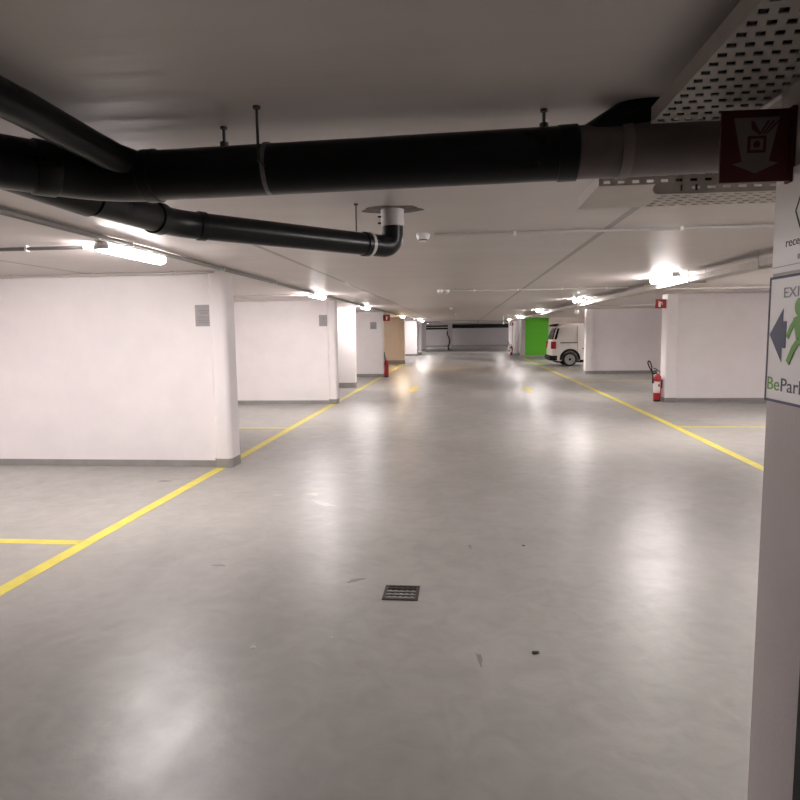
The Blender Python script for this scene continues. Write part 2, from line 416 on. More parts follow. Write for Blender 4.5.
# exit sign
ex = thing('exit_sign', 'white exit sign with navy arrow and green running figure on the pillar', 'sign', (PX, PYF, 1.42))
SX = -.006
def on_sign(y, z, d=0.0): return (SX - d, y - PYF, z - 1.42)
bm = new_bm(); add_box(bm, SX, 0, -.385, -.003, .0, .385); obj('sign_panel', bm, M['white_sign'], ex)
bm = new_bm()
for (a, b, c, d) in ((-.385, -.003, .0, .008), (-.385, -.003, .377, .385), (-.011, -.003, .008, .377), (-.385, -.377, .008, .377)):
    add_box(bm, SX - .0015, SX, a, b, c, d)
obj('sign_border', bm, M['navy'], ex)
bm = text_bm('EXIT', .043, on_sign(2.012, 1.738), U, V, .001, sx=1.5); obj('lettering', bm, M['grey_print'], ex)
bm = new_bm(); add_prism(bm, [(0, 0), (.078, -.083), (.078, -.040), (.100, -.040), (.100, .040), (.078, .040), (.078, .078)], on_sign(2.083, 1.628), U, V, .001)
obj('arrow', bm, M['navy'], ex)
NL = [0]
def limb(bm, o, pts, w):
    for (a, b) in zip(pts, pts[1:]):
        a, b = Vector(a), Vector(b); d = (b - a).normalized(); n = Vector((-d.y, d.x)) * w / 2
        NL[0] += 1
        add_prism(bm, [a - n - d * w * .3, b - n + d * w * .3, b + n + d * w * .3, a + n - d * w * .3], o, U, V, .0008 + .0003 * NL[0])
bm = new_bm(); o = on_sign(1.925, 1.62)      # running figure, local u to the right, v up
add_prism(bm, [(.026 * math.cos(2 * PI * i / 18) + .010, .026 * math.sin(2 * PI * i / 18) + .088) for i in range(18)], o, U, V, .001)
limb(bm, o, [(.004, .050), (.022, -.004)], .044)
limb(bm, o, [(-.008, .050), (-.030, .028), (-.046, .004)], .018)
limb(bm, o, [(.018, .046), (.048, .022), (.068, .036)], .018)
limb(bm, o, [(.012, -.012), (-.012, -.034), (-.036, -.070)], .021)
limb(bm, o, [(.028, -.012), (.056, -.030), (.060, -.074)], .021)
obj('running_figure', bm, M['sign_green'], ex)
bm = text_bm('Be', .058, on_sign(2.088, 1.457), U, V, .001, sx=1.35); obj('lettering', bm, M['sign_green'], ex)
bm = text_bm('Park', .058, on_sign(2.004, 1.457), U, V, .001, sx=1.35); obj('lettering', bm, M['navy'], ex)
# reception notice above it
rc = thing('reception_notice', 'white reception notice with hexagon outline above the exit sign', 'sign', (PX, PYF, 1.815))
def on_rec(y, z): return (-.004, y - PYF, z - 1.815)
box_obj('sign_panel', (-.004, 0, -.385, -.006, 0, .30), M['white_sign'], rc)
box_obj('ruled_line', (-.005, -.004, -.385, -.01, .017, .019), M['grey_print'], rc)
bm = text_bm('reception', .036, on_rec(2.018, 1.888), U, V, .001, sx=1.25); obj('lettering', bm, M['black_print'], rc)
bm = new_bm(); R1, R2 = .060, .053
for i in range(6):
    a0, a1 = PI / 3 * i, PI / 3 * (i + 1)
    add_prism(bm, [(R2 * math.cos(a0), R2 * math.sin(a0)), (R1 * math.cos(a0), R1 * math.sin(a0)), (R1 * math.cos(a1), R1 * math.sin(a1)), (R2 * math.cos(a1), R2 * math.sin(a1))], on_rec(1.912, 1.985), U, V, .001)
obj('hexagon_outline', bm, M['black_print'], rc)
bm = new_bm(); add_prism(bm, [(0, 0), (.012, 0), (.012, .014), (0, .014)], on_rec(1.945, 1.846), U, V, .001); obj('symbol', bm, M['grey_print'], rc)
# red projecting call point sign
M['red_shaded'] = mat('shade_darkened_red_sign', (.075, .003, .005), .6)  # sign red darkened to carry the shade it hangs in
M['white_shaded'] = mat('shade_darkened_white_print', (.17, .145, .14), .6)  # white print darkened the same way, shade put into its colour
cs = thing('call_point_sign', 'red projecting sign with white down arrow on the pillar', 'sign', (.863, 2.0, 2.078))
box_obj('sign_panel', (-.105, .09, .0, .012, 0, .205), M['red_shaded'], cs, .002)
box_obj('mounting_flange', (.09, .112, -.004, .03, -.004, .212), M['red_shaded'], cs, .002)
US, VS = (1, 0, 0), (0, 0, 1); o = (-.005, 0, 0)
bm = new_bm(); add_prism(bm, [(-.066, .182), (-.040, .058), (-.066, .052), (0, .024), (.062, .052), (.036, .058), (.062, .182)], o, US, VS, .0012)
ar = obj('white_arrow', bm, M['white_shaded'], cs)
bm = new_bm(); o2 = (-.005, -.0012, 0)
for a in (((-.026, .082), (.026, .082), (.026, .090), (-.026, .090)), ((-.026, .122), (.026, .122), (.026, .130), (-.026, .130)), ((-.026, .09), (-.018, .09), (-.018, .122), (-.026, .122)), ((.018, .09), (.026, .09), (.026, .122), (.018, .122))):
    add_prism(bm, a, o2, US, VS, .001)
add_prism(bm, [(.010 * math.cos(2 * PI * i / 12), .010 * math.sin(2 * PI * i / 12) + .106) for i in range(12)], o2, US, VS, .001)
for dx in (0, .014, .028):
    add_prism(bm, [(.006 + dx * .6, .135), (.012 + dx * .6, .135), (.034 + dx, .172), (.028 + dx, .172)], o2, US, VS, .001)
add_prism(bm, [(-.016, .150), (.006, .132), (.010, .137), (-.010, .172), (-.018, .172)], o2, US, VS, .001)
obj('button_symbol', bm, M['red_shaded'], cs)

# ------------------------------------------------------------------ main drainpipe under the ceiling
md = thing('main_drainpipe', 'thick black drainpipe crossing under the ceiling in the foreground', 'pipe', (-.4, 2.34, 0))
T = lambda p: (p[0] + .4, p[1] - 2.34, p[2])
RP = .091
A, B = (-1.30, 2.36, 2.255), (.40, 2.325, 2.268)
EL = (-1.90, 1.72, 2.26)
path = [T(EL)] + [T(p) for p in bend(EL, (-1.36, 2.362, 2.255), B, .16, 8)] + [T(B)]
obj('pipe_run', add_tube(new_bm(), path, RP, 32), M['pipe'], md)
g2 = obj('pipe_section_sheen', add_tube(new_bm(), [T((.39, 2.326, 2.268)), T((1.9, 2.29, 2.275))], RP - .002, 32), M['pipe_sheen'], md); g2['label'] = 'pipe section with ceiling reflection painted grey'  # right run of the black pipe, its reflection painted as grey
def collar(name, p, q, r, m, parent, tf=T):
    p, q = Vector(p), Vector(q)
    return obj(name, add_tube(new_bm(), [tf(p), tf(p.lerp(q, .04)), tf(p.lerp(q, .06)), tf(p.lerp(q, .94)), tf(p.lerp(q, .96)), tf(q)], [r - .006, r - .001, r, r, r - .001, r - .006], 32), m, parent)
collar('coupling', (.33, 2.327, 2.267), (.40, 2.324, 2.268), RP + .004, M['pipe'], md)
dE = (Vector((-1.36, 2.362, 2.255)) - Vector(EL)).normalized()
e0 = Vector((-1.36, 2.362, 2.255)) - dE * .16
collar('coupling', e0 - dE * .10, e0 - dE * .02, RP + .006, M['pipe'], md)
collar('coupling', (-1.20, 2.36, 2.256), (-1.15, 2.357, 2.256), RP + .006, M['pipe'], md)
# branch coming down from the upper left
br0, br1 = Vector((-1.13, 1.50, 2.32)), Vector((-1.16, 2.28, 2.295))
obj('branch_pipe', add_tube(new_bm(), [T(p) for p in ((-1.35, 1.2, 2.345), (-1.325, 1.85, 2.342), (-1.305, 2.15, 2.322), (-1.27, 2.27, 2.30), (-1.20, 2.335, 2.28), (-1.06, 2.356, 2.262))], .055, 24), M['pipe'], md)
obj('branch_socket', add_tube(new_bm(), [T((-1.62, 2.07, 2.25)), T((-1.509, 2.475, 2.209))], .075, 28), M['pipe'], md)
obj('branch_pipe', add_tube(new_bm(), [T((.40, 2.325, 2.268)), T((.50, 2.325, 2.33)), T((.60, 2.325, 2.39)), T((.66, 2.325, CH))], .066, 24), M['pipe'], md)
def hanger(parent, p, ztop, rod=.006, foot=True, tf=T):
    bm = new_bm()
    add_tube(bm, [tf((p[0], p[1], p[2])), tf((p[0], p[1], ztop))], rod, 8)
    add_tube(bm, [tf((p[0], p[1], ztop - .008)), tf((p[0], p[1], ztop))], .013, 12)
    if foot: add_tube(bm, [tf((p[0], p[1], p[2])), tf((p[0], p[1], p[2] + .02))], .016, 10)
    return obj('hanger_rod', bm, M['dark_steel'], parent)
hanger(md, (-.885, 2.35, 2.345), CH); hanger(md, (.285, 2.328, 2.353), CH)
hanger(md, (-.695, 2.16, 2.24), CH, .005, False)
obj('hanger_link', add_tube(new_bm(), [T((-.695, 2.158, 2.243)), T((-.705, 2.252, 2.25))], .006, 8), M['dark_steel'], md)
def strap(parent, x, y, z, r, w, m, tf=T, slant=0):
    bm = new_bm(); add_tube(bm, [tf((x - w / 2, y, z)), tf((x + w / 2, y - slant, z))], r, 32)
    o = obj('pipe_strap', bm, m, parent); return o
s_ = strap(md, -.715, 2.347, 2.262, RP + .003, .016, M['conduit_dark']); s_['label'] = 'pale steel strap'
s_ = strap(md, .555, 2.322, 2.268, RP + .003, .036, M['strap']); s_['label'] = 'grey steel strap'

# smaller drainpipe behind it, rising to the ceiling through an elbow
sd = thing('small_drainpipe', 'thinner black drainpipe behind the main pipe with elbow up to ceiling', 'pipe', (-.44, 4.06, 0))
T2 = lambda p: (p[0] + .44, p[1] - 4.06, p[2])
RS = .066
E1 = (-.44, 4.02, 2.188); S0 = (-1.40, 3.02, 2.197); S1 = (-1.60, 2.40, 2.225)
dS = (Vector(S0) - Vector(E1)).normalized(); dl = dS
SB = Vector(S0)
p_str = [T2(p) for p in bend((-1.505, 2.49, 2.208), SB, E1, .10, 8)]
obj('pipe_run', add_tube(new_bm(), [T2((-1.505, 2.49, 2.208))] + p_str + [T2(Vector(E1) + dS * .12)], RS, 28), M['pipe'], sd)
obj('elbow', add_tube(new_bm(), [T2(Vector(E1) + dS * .14)] + [T2(p) for p in bend(Vector(E1) + dS * .14, E1, (E1[0], E1[1], 2.40), .085, 10)] + [T2((E1[0], E1[1], 2.33))], RS + .001, 28), M['pipe'], sd)
k_ = obj('ceiling_socket', add_tube(new_bm(), [T2((E1[0], E1[1], 2.315)), T2((E1[0], E1[1], 2.32)), T2((E1[0], E1[1], 2.40)), T2((E1[0], E1[1], CH))], [.068, .074, .074, .074], 28), M['conduit'], sd); k_['label'] = 'pale socket under the ceiling'
for i in range(2): obj('socket_bolt', add_tube(new_bm(), [T2((E1[0] - .06 - .03, E1[1] - .02, 2.335 + .04 * i)), T2((E1[0] - .06, E1[1] - .02, 2.335 + .04 * i))], .006, 8), M['dark_steel'], sd)
bm = new_bm(); k = 22
add_prism(bm, [((.19 + .02 * math.sin(5 * 2 * PI * i / k)) * math.cos(2 * PI * i / k), (.13 + .012 * math.cos(7 * 2 * PI * i / k)) * math.sin(2 * PI * i / k)) for i in range(k)], T2((E1[0], E1[1], CH - .002)), (1, 0, 0), (0, 1, 0), .003)
M['scar'] = mat('broken_plaster', (.16, .135, .12), .9, noise=.5, nscale=18, bump=.6)
k_ = obj('ceiling_opening', bm, M['scar'], sd); k_['label'] = 'rough broken opening in the ceiling'
q = Vector(E1) + dS * .20
collar('coupling', q + dS * .035, q - dS * .002, RS + .007, M['pipe'], sd, T2)
s_ = obj('pipe_strap', add_tube(new_bm(), [T2(q - dS * .004), T2(q - dS * .024)], RS + .004, 28), M['conduit'], sd); s_['label'] = 'pale pipe strap'
c0 = SB - dS * .11
collar('coupling', c0, c0 - dS * .04, RS + .006, M['pipe'], sd, T2)
dW = (Vector((-1.505, 2.49, 2.208)) - SB).normalized()
c1 = SB + dW * .11
collar('coupling', c1, c1 + dW * .06, RS + .009, M['pipe'], sd, T2)
hanger(sd, (q.x + dS.x * .04 - .03, q.y + dS.y * .04 - .04, 2.26), CH, .004, False, T2)

# ------------------------------------------------------------------ perforated cable trays at the upper right
pt = thing('perforated_cable_tray', 'pale perforated cable tray just behind the pipe section with painted sheen', 'cable tray', (.54, 2.62, 2.215))
W_ = .47
box_obj('solid_plate', (0, .29, 0, W_, 0, .003), M['tray'], pt)
bm = add_perforated(new_bm(), (.29, 0, 0), (1, 0, 0), (0, 1, 0), 26, 9, .05, W_ / 9, .030, .019, .003, skew=.008)
obj('perforated_plate', bm, M['tray'], pt)
bm = add_box(new_bm(), -.003, 0, .0, W_, 0, .045); obj('end_flange', bm, M['tray'], pt)
bm = add_perforated(new_bm(), (0, 0, 0), (1, 0, 0), (0, 0, 1), 29, 2, .0548, .024, .026, .011, .003)
obj('side_flange', bm, M['tray'], pt)
bm = add_perforated(new_bm(), (0, W_, 0), (1, 0, 0), (0, 0, 1), 29, 2, .0548, .024, .026, .011, .003)
obj('side_flange', bm, M['tray'], pt)
for x, y in ((.35, .05), (1.2, .25)): obj('hanger_rod', add_tube(new_bm(), [(x, y, .0), (x, y, CH - 2.215)], .005, 8), M['steel'], pt)
for i in range(12):
    k_ = obj('cable', add_tube(new_bm(), [(.31, .03 + i * .037, .022), (1.58, .03 + i * .037 + .006, .022)], .018, 10), M['rubber'], pt)
# slotted bracket below the near edge
sb = thing('slotted_bracket', 'grey slotted steel bracket with rounded end under the perforated tray', 'bracket', (.725, 2.56, 2.183))
bm = new_bm(); hw = .021
pl = [(hw - hw * math.sin(a), hw * math.cos(a)) for a in [PI * i / 10 for i in range(11)]]
add_prism(bm, [(x, z) for x, z in pl] + [(.13, -hw), (.13, hw)], (0, 0, 0), (1, 0, 0), (0, 0, 1), .012)
obj('bracket_end', bm, M['tray_grey'], sb)
bm = add_perforated(new_bm(), (.13, -.006, -hw), (1, 0, 0), (0, 0, 1), 13, 1, .056, .042, .030, .009, .004); obj('bracket_rail', bm, M['tray_grey'], sb)
for x in (.10, .155): box_obj('bracket_bolt', (x, x + .007, -.0135, -.006, -.011, .011), M['dark_steel'], sb)
bm = add_box(new_bm(), .13, .86, -.003, .07, hw - .003, hw + .0); obj('bracket_top', bm, M['tray_grey'], sb)
# tray overhead
ut = thing('perforated_cable_tray', 'dark perforated cable tray overhead beside the red sign', 'cable tray', (.60, 1.0, 2.30))
bm = add_perforated(new_bm(), (0, 0, 0), (1, 0, 0), (0, 1, 0), 7, 22, .041, .052, .022, .024, .003, skew=.004)
obj('perforated_plate', bm, M['tray_dark'], ut)
for x in (0, .287): box_obj('side_flange', (x - .003, x, 0, 1.144, 0, .05), M['tray_dark'], ut)
for i in range(8): obj('cable', add_tube(new_bm(), [(.022 + i * .0345, .01, .021), (.022 + i * .0345, 1.135, .021)], .017, 10), M['rubber'], ut)
bm = new_bm()
for y in (.15,):
    add_box(bm, -.02, .31, y, y + .03, -.02, -.001)
    for x in (-.015, .305): obj('hanger_rod', add_tube(new_bm(), [(x, y + .015, -.02), (x, y + .015, CH - 2.30)], .005, 8), M['dark_steel'], ut)
obj('support_strut', bm, M['dark_steel'], ut)

# long tray down the right side of the lane
lt = thing('long_cable_tray', 'long grey cable tray hung along the right side of the lane', 'cable tray', (3.0, 4.0, 0))
bm = new_bm(); Ln = 38.0
obj('tray_base', add_box(bm, 0, .20, 0, Ln, 2.270, 2.274), M['tray_grey'], lt)
bm = add_box(new_bm(), -.003, 0, 0, Ln, 2.270, 2.335); obj('side_flange', bm, M['tray_grey'], lt)
bm = add_box(new_bm(), .20, .203, 0, Ln, 2.270, 2.335); obj('side_flange', bm, M['tray_grey'], lt)
for i in range(19):
    y = .8 + i * 2.0
    bm = new_bm(); add_box(bm, -.012, .215, y, y + .03, 2.252, 2.270)
    for x in (-.008, .211): add_tube(bm, [(x, y + .015, 2.255), (x, y + .015, CH)], .005, 6)
    obj('hanger', bm, M['tray'], lt)
bm = new_bm()
for i, (x, r) in enumerate(((.04, .016), (.085, .02), (.135, .014), (.17, .018))):
    add_tube(bm, [(x, .05, 2.274 + r), (x, Ln - .05, 2.274 + r)], r, 8)
k_ = obj('cables', bm, M['rubber'], lt); k_['kind'] = 'stuff'

# conduit runs along the left side
def conduit(label, p0, p1, r, m, clips, loc=None, group=None, clipm=None, twin=0.0, name='ceiling_conduit'):
    p0, p1 = Vector(p0), Vector(p1); t = thing(name, label, 'conduit', p0, 0, group)
    d = p1 - p0; n = Vector((-d.y, d.x, 0)).normalized()
    obj('tube', add_tube(new_bm(), [(0, 0, 0), d], r, 10), m, t)
    if twin: obj('tube', add_tube(new_bm(), [n * twin, d + n * twin], r, 10), m, t)
    base = None
    for i in range(clips):
        f = (i + .5) / clips; c = d * f
        if base is None:
            bm = new_bm(); a = d.normalized()
            w = r + .004
            cx = n * twin * .5
            pts = [Vector(n) * s * (w + twin * .5) + Vector((0, 0, h)) + a * l for s in (-1, 1) for h in (-w, CH - p0.z) for l in (-.011, .011)]
            vs = [bm.verts.new(p + cx) for p in pts]
            for fidx in ((0, 1, 3, 2), (4, 6, 7, 5), (0, 2, 6, 4), (1, 5, 7, 3), (0, 4, 5, 1), (2, 3, 7, 6)): bm.faces.new([vs[j] for j in fidx])
            base = obj('clip', bm, clipm or m, t, smooth=False); base.location = c
        else:
            k = base.copy(); COL.objects.link(k); k.parent = t; k.location = c
    return t
CZ = CH - .022
conduit('twin conduits clipped along the ceiling above the left lane line', (-2.70, 2.0, CZ), (-2.74, 36.0, CZ), .014, M['conduit_dark'], 17, twin=.05, clipm=M['conduit'])
conduit('short thick grey conduit end reaching the nearest left lamp', (-6.2, 5.02, CZ - .004), (-3.15, 5.05, CZ - .004), .016, M['conduit_dark'], 3, clipm=M['white'])
conduit('pale conduit along the top of the nearest left bay wall', (X0, 7.40, CZ), (-2.95, 7.32, CZ), .014, M['conduit'], 5)
conduit('pale conduit crossing the second left bay ceiling', (X0, 12.1, CZ), (-2.78, 12.0, CZ), .014, M['conduit'], 5)
conduit('pale conduit from nearest smoke detector to the right side', (-.22, 5.02, CZ + .006), (6.0, 5.06, CZ + .006), .012, M['conduit'], 5, clipm=M['white'])
conduit('pale conduit from the paired detectors to the right tray', (-.18, 11.74, CZ + .004), (2.98, 11.8, CZ + .004), .013, M['conduit'], 4, clipm=M['white'])
conduit('pale conduit crossing the first right bay ceiling', (3.25, 12.4, CZ), (X1, 12.5, CZ), .014, M['conduit'], 5)
conduit('pale conduit crossing the second right bay ceiling', (3.25, 20.4, CZ), (X1, 20.5, CZ), .014, M['conduit'], 4)

# ------------------------------------------------------------------ smoke detectors
def make_detector(loc, label):
    t = thing('smoke_detector', label, 'detector', loc, 0, 'ceiling smoke detectors')
    obj('base', add_lathe(new_bm(), [(.052, 0), (.054, -.006), (.054, -.024), (.050, -.030)], (0, 0, 0)), M['white'], t)
    obj('sensor_head', add_lathe(new_bm(), [(.046, -.030), (.046, -.044), (.036, -.048), (.034, -.056), (.022, -.064), (.004, -.066)], (0, 0, 0)), M['white'], t)
    obj('sensor_slot', add_lathe(new_bm(), [(.037, -.0475), (.0375, -.049), (.036, -.0535), (.0355, -.0555)], (0, 0, 0)), M['dark_steel'], t)
    return t
d0 = make_detector((-.31, 5.02, CH), 'nearest round white smoke detector on the ceiling')
dup(d0, (-.42, 11.72, CH), 'left one of the paired white ceiling detectors')
dup(d0, (-.30, 11.74, CH), 'right one of the paired white ceiling detectors')
dup(d0, (-.38, 20.4, CH), 'white ceiling detector beyond the paired ones')
dup(d0, (-.36, 27.5, CH), 'farthest white ceiling detector under the warm light')

# ------------------------------------------------------------------ ceiling lamps
def make_lamp(loc, label, glow, L_=1.02):
    t = thing('ceiling_lamp', label, 'lamp', loc, 0, 'batten lamps along the lane')
    obj('housing', add_box(new_bm(), -.055, .055, -L_ / 2, L_ / 2, -.016, -.0, .004), M['lampcase'], t)
    bm = new_bm(); k = 10
    prof = [(.058 * (1 if math.cos(PI * i / k) > 0 else -1) * abs(math.cos(PI * i / k)) ** .6, -.016 - .062 * math.sin(PI * i / k) ** .8) for i in range(k + 1)]
    a = [bm.verts.new((x, -L_ / 2 + .025, z)) for x, z in prof]; b = [bm.verts.new((x, L_ / 2 - .025, z)) for x, z in prof]
    for i in range(k): bm.faces.new((a[i], a[i + 1], b[i + 1], b[i]))
    bm.faces.new(a[::-1]); bm.faces.new(b); bm.faces.new((a[0], b[0], b[k], a[k]))
    obj('diffuser', bm, glow, t)
    for s in (-1, 1):
        bm = new_bm(); y = s * (L_ / 2 - .012)
        add_box(bm, -.061, .061, y - .012, y + .012, -.06, -.015, .004); obj('end_cap', bm, M['lampcase'], t)
    return t
LZ = CH - .005
l0 = make_lamp((-2.92, 5.42, LZ), 'lit batten lamp in the nearest left bay, before the first wall', M['glow'])
dup(l0, (-2.82, 12.1, LZ), 'lit batten lamp just in front of the second left bay wall')
dup(l0, (-2.82, 18.2, LZ), 'lit batten lamp beside the narrow bright white wall')
dup(l0, (-2.45, 35.8, LZ), 'lit batten lamp in front of the bright white sixth left wall')
dup(l0, (-2.75, 42.4, LZ), 'lit batten lamp close beside the bright white sixth left wall end')
dup(l0, (2.80, 3.2, LZ), 'lit batten lamp on the right, hidden behind the sign pillar')
dup(l0, (2.91, 9.55, LZ), 'lit batten lamp next to the right cable tray, in front of the first right wall')
dup(l0, (2.84, 15.9, LZ), 'lit batten lamp near the hanging sensor on the right')
dup(l0, (2.84, 23.9, LZ), 'lit batten lamp above the lane in front of the van')
dup(l0, (2.84, 32.5, LZ), 'lit batten lamp in front of the green wall')
dup(l0, (3.05, 41.6, LZ), 'lit batten lamp at the bright column past the green wall')
make_lamp((-2.78, 29.0, LZ), 'warm glowing batten lamp before the beige wall', M['glow_warm'])

for x, y, lb in ((-6.3, 4.9, 'added unseen lamp inside the nearest left bay'), (-6.3, 11.2, 'added unseen lamp inside the second left bay behind the first wall'),  # unseen fill lamps added for brightness; only the farthest lane pair is visible
                 (-6.3, 20.8, 'added unseen lamp inside the fourth left bay'), (-6.3, 38.0, 'added unseen lamp inside the sixth left bay'), (-6.3, 62.0, 'added unseen lamp behind the last left bay wall'),
                 (7.0, 8.4, 'added unseen lamp inside the nearest right bay'), (7.2, 19.5, 'added unseen lamp inside the right bay behind the first wall'),
                 (7.2, 29.0, 'added unseen lamp above the van cab in its bay'), (7.2, 36.0, 'added unseen lamp in the bay before the green wall'), (7.4, 58.0, 'added unseen lamp behind the last right bay wall'), (-4.6, 65.5, 'added unseen lamp by the far grey wall on the left'), (5.6, 64.6, 'added unseen lamp by the far grey wall on the right'),
                 (-2.75, 50.0, 'farthest lit lamp above the left side of the lane'), (2.95, 49.5, 'farthest lit lamp above the right side of the lane'), (5.75, 10.8, 'added unseen lamp before the nearest right bay wall, behind the sign pillar')):
    dup(l0, (x, y, LZ), lb)

# hanging sensor rods on the right
def hang_sensor(loc, label):
    t = thing('hanging_sensor', label, 'sensor', loc, 0, 'hanging bay sensors')
    obj('rod', add_tube(new_bm(), [(0, 0, CH), (0, 0, 2.10)], .022, 10), M['conduit'], t)
    obj('sensor_head', add_lathe(new_bm(), [(.03, 2.10), (.05, 2.09), (.05, 2.04), (.03, 2.02)], (0, 0, 0), seg=16), M['white'], t)
    obj('ceiling_plate', add_lathe(new_bm(), [(.05, CH), (.05, CH - .02), (.02, CH - .03)], (0, 0, 0), seg=16), M['white'], t)
    return t
h0 = hang_sensor((2.63, 15.0, 0), 'white sensor hanging on a rod in front of the van')
dup(h0, (2.15, 34.0, 0), 'white sensor hanging on a rod left of the far right extinguisher')

# ------------------------------------------------------------------ wall plaques
def make_plaque(loc, label, w=.235, h=.26):
    t = thing('wall_plaque', label, 'sign', loc, 0, 'grey plaques on the left bay walls')
    obj('plate', add_box(new_bm(), -w / 2, w / 2, -.008, 0, -h / 2, h / 2, .002), M['plaque'], t)
    bm = new_bm()
    for z, a in ((.06, .30), (.03, .22), (-.02, .36), (-.055, .38), (-.082, .30)):
        add_box(bm, -w * a, w * a, -.0095, -.008, z - .008, z + .006)
    obj('printed_lines', bm, M['plaque_text'], t)
    return t
p0 = make_plaque((-3.155, 7.47, 1.89), 'grey printed plaque high on the nearest left bay wall')
dup(p0, (-3.215, 14.42, 1.95), 'grey printed plaque high on the second left bay wall')
dup(p0, (-3.32, 23.25, 1.92), 'grey printed plaque high on the fourth left bay wall')

# ------------------------------------------------------------------ fire extinguishers and their signs
def make_extinguisher(loc, label, side=1):
    """stands off a wall face on its side; side=1: wall towards +x"""
    t = thing('fire_extinguisher', label, 'fire extinguisher', loc, 0, 'red fire extinguishers by the columns')
    s = side
    obj('cylinder', add_lathe(new_bm(), [(.06, .04), (.082, .045), (.085, .06), (.085, .52), (.080, .56), (.060, .60), (.035, .62), (.03, .63)], (0, 0, 0)), M['red'], t)
    obj('foot_ring', add_lathe(new_bm(), [(.075, 0), (.080, .005), (.078, .045), (.07, .046)], (0, 0, 0)), M['rubber'], t)
    bm = new_bm(); k = 14
    a0, a1 = math.radians(165), math.radians(300)
    ring = [[bm.verts.new((.0862 * math.cos(a0 + (a1 - a0) * i / k), .0862 * math.sin(a0 + (a1 - a0) * i / k), z)) for i in range(k + 1)] for z in (.20, .46)]
    for i in range(k): bm.faces.new((ring[0][i], ring[0][i + 1], ring[1][i + 1], ring[1][i]))
    lb = obj('label_sticker', bm, M['label'], t)
    bm = new_bm()
    ring = [[bm.verts.new((.0868 * math.cos(math.radians(268 + 24 * i / 4)), .0868 * math.sin(math.radians(268 + 24 * i / 4)), z)) for i in range(5)] for z in (.34, .40)]
    for i in range(4): bm.faces.new((ring[0][i], ring[0][i + 1], ring[1][i + 1], ring[1][i]))
    obj('label_print', bm, M['black_print'], lb)
    vb = new_bm(); add_lathe(vb, [(.03, .63), (.034, .635), (.034, .68), (.02, .69), (.016, .72)], (0, 0, 0), seg=16)
    v = obj('valve', vb, M['steel'], t)
    obj('pressure_gauge', add_lathe(new_bm(), [(.018, -.045), (.02, -.043), (.02, -.03), (.01, -.028)], (0, 0, .66), axis='Y', seg=16), M['white'], v)
    bm = new_bm()
    add_tube(bm, [(.02 * s, 0, .70), (-.02 * s, -.01, .73), (-.10 * s, -.03, .765)], .012, 8); add_tube(bm, [(.02 * s, 0, .69), (-.03 * s, -.01, .695), (-.09 * s, -.03, .70)], .010, 8)
    obj('carry_handle', bm, M['dark_steel'], t)
    bm = new_bm()
    pts = [(-.03 * s, -.03, .66), (-.10 * s, -.05, .64), (-.145 * s, -.06, .70), (-.15 * s, -.06, .80), (-.19 * s, -.07, .90), (-.225 * s, -.07, .93), (-.24 * s, -.07, .88), (-.20 * s, -.07, .78), (-.135 * s, -.06, .66), (-.12 * s, -.05, .56)]
    # smooth the hose path
    sm = []
    P_ = [Vector(p) for p in pts]
    for i in range(len(P_) - 1):
        q0, q1, q2, q3 = P_[max(i - 1, 0)], P_[i], P_[i + 1], P_[min(i + 2, len(P_) - 1)]
        for j in range(5):
            u = j / 5
            sm.append(.5 * ((2 * q1) + (q2 - q0) * u + (2 * q0 - 5 * q1 + 4 * q2 - q3) * u * u + (3 * q1 - q0 - 3 * q2 + q3) * u ** 3))
    sm.append(P_[-1]); obj('hose', add_tube(bm, sm, .014, 10), M['rubber'], t)
    obj('nozzle', add_tube(new_bm(), [(-.12 * s, -.05, .57), (-.115 * s, -.05, .50), (-.112 * s, -.05, .42)], [.015, .019, .026], 12), M['rubber'], t)
    obj('wall_bracket', add_box(new_bm(), min(.06 * s, .10 * s), max(.06 * s, .10 * s), -.03, .03, .30, .50, .003), M['dark_steel'], t)
    return t
x0 = make_extinguisher((4.425, 14.80, 0), 'large red fire extinguisher at the end of the nearest right wall')
x1 = make_extinguisher((-2.855, 23.24, 0), 'red fire extinguisher by the fourth left wall and its column', side=-1)
x1.rotation_euler = (0, 0, -PI * .45)
dup(x0, (3.30, 43.6, 0), 'distant red fire extinguisher by the column past the green wall')

def flag_sign(loc, label, s=1, size=.20):
    """small projecting fire sign; s=1: fixed to a wall towards +x"""
    t = thing('fire_extinguisher_sign', label, 'sign', loc, 0, 'red projecting fire signs')
    h = size
    obj('sign_panel', add_box(new_bm(), -h / 2, h / 2, 0, .01, -h / 2, h / 2, .001), M['red_sign'], t)
    bm = new_bm()
    add_prism(bm, [(-.035, -.07), (.015, -.07), (.015, .03), (.0, .045), (-.02, .045), (-.035, .03)], (0, 0, 0), (1, 0, 0), (0, 0, 1), .0015)
    add_prism(bm, [(-.05, .052), (.0, .050), (.045, .035), (.055, -.02), (.043, -.02), (.035, .02), (-.01, .06), (-.05, .066)], (0, 0, 0), (1, 0, 0), (0, 0, 1), .0015)
    obj('pictogram', bm, M['white_sign'], t)
    obj('mounting_flange', add_box(new_bm(), *( (h / 2, h / 2 + .035) if s > 0 else (-h / 2 - .035, -h / 2) ), -.004, .03, -h / 2, h / 2, .001), M['red_sign'], t)
    return t
f0 = flag_sign((4.39, 14.66, 2.21), 'small red fire sign projecting from the nearest right wall')
flag_sign((-2.81, 23.26, 2.20), 'small red fire sign projecting from the fourth left wall', s=-1, size=.23)
dup(f0, (3.28, 43.56, 2.12), 'distant red fire sign above the farthest extinguisher')

# dark little box on the first right wall next to the pillar
sw = thing('wall_box', 'small black box high on the nearest right wall beside the exit sign', 'box', (6.76, 14.67, 2.28))
box_obj('box_body', (-.04, .04, -.06, 0, -.12, .06), M['bumper'], sw, .005)
box_obj('box_cover', (-.034, .034, -.066, -.06, .0, .05), M['conduit'], sw)

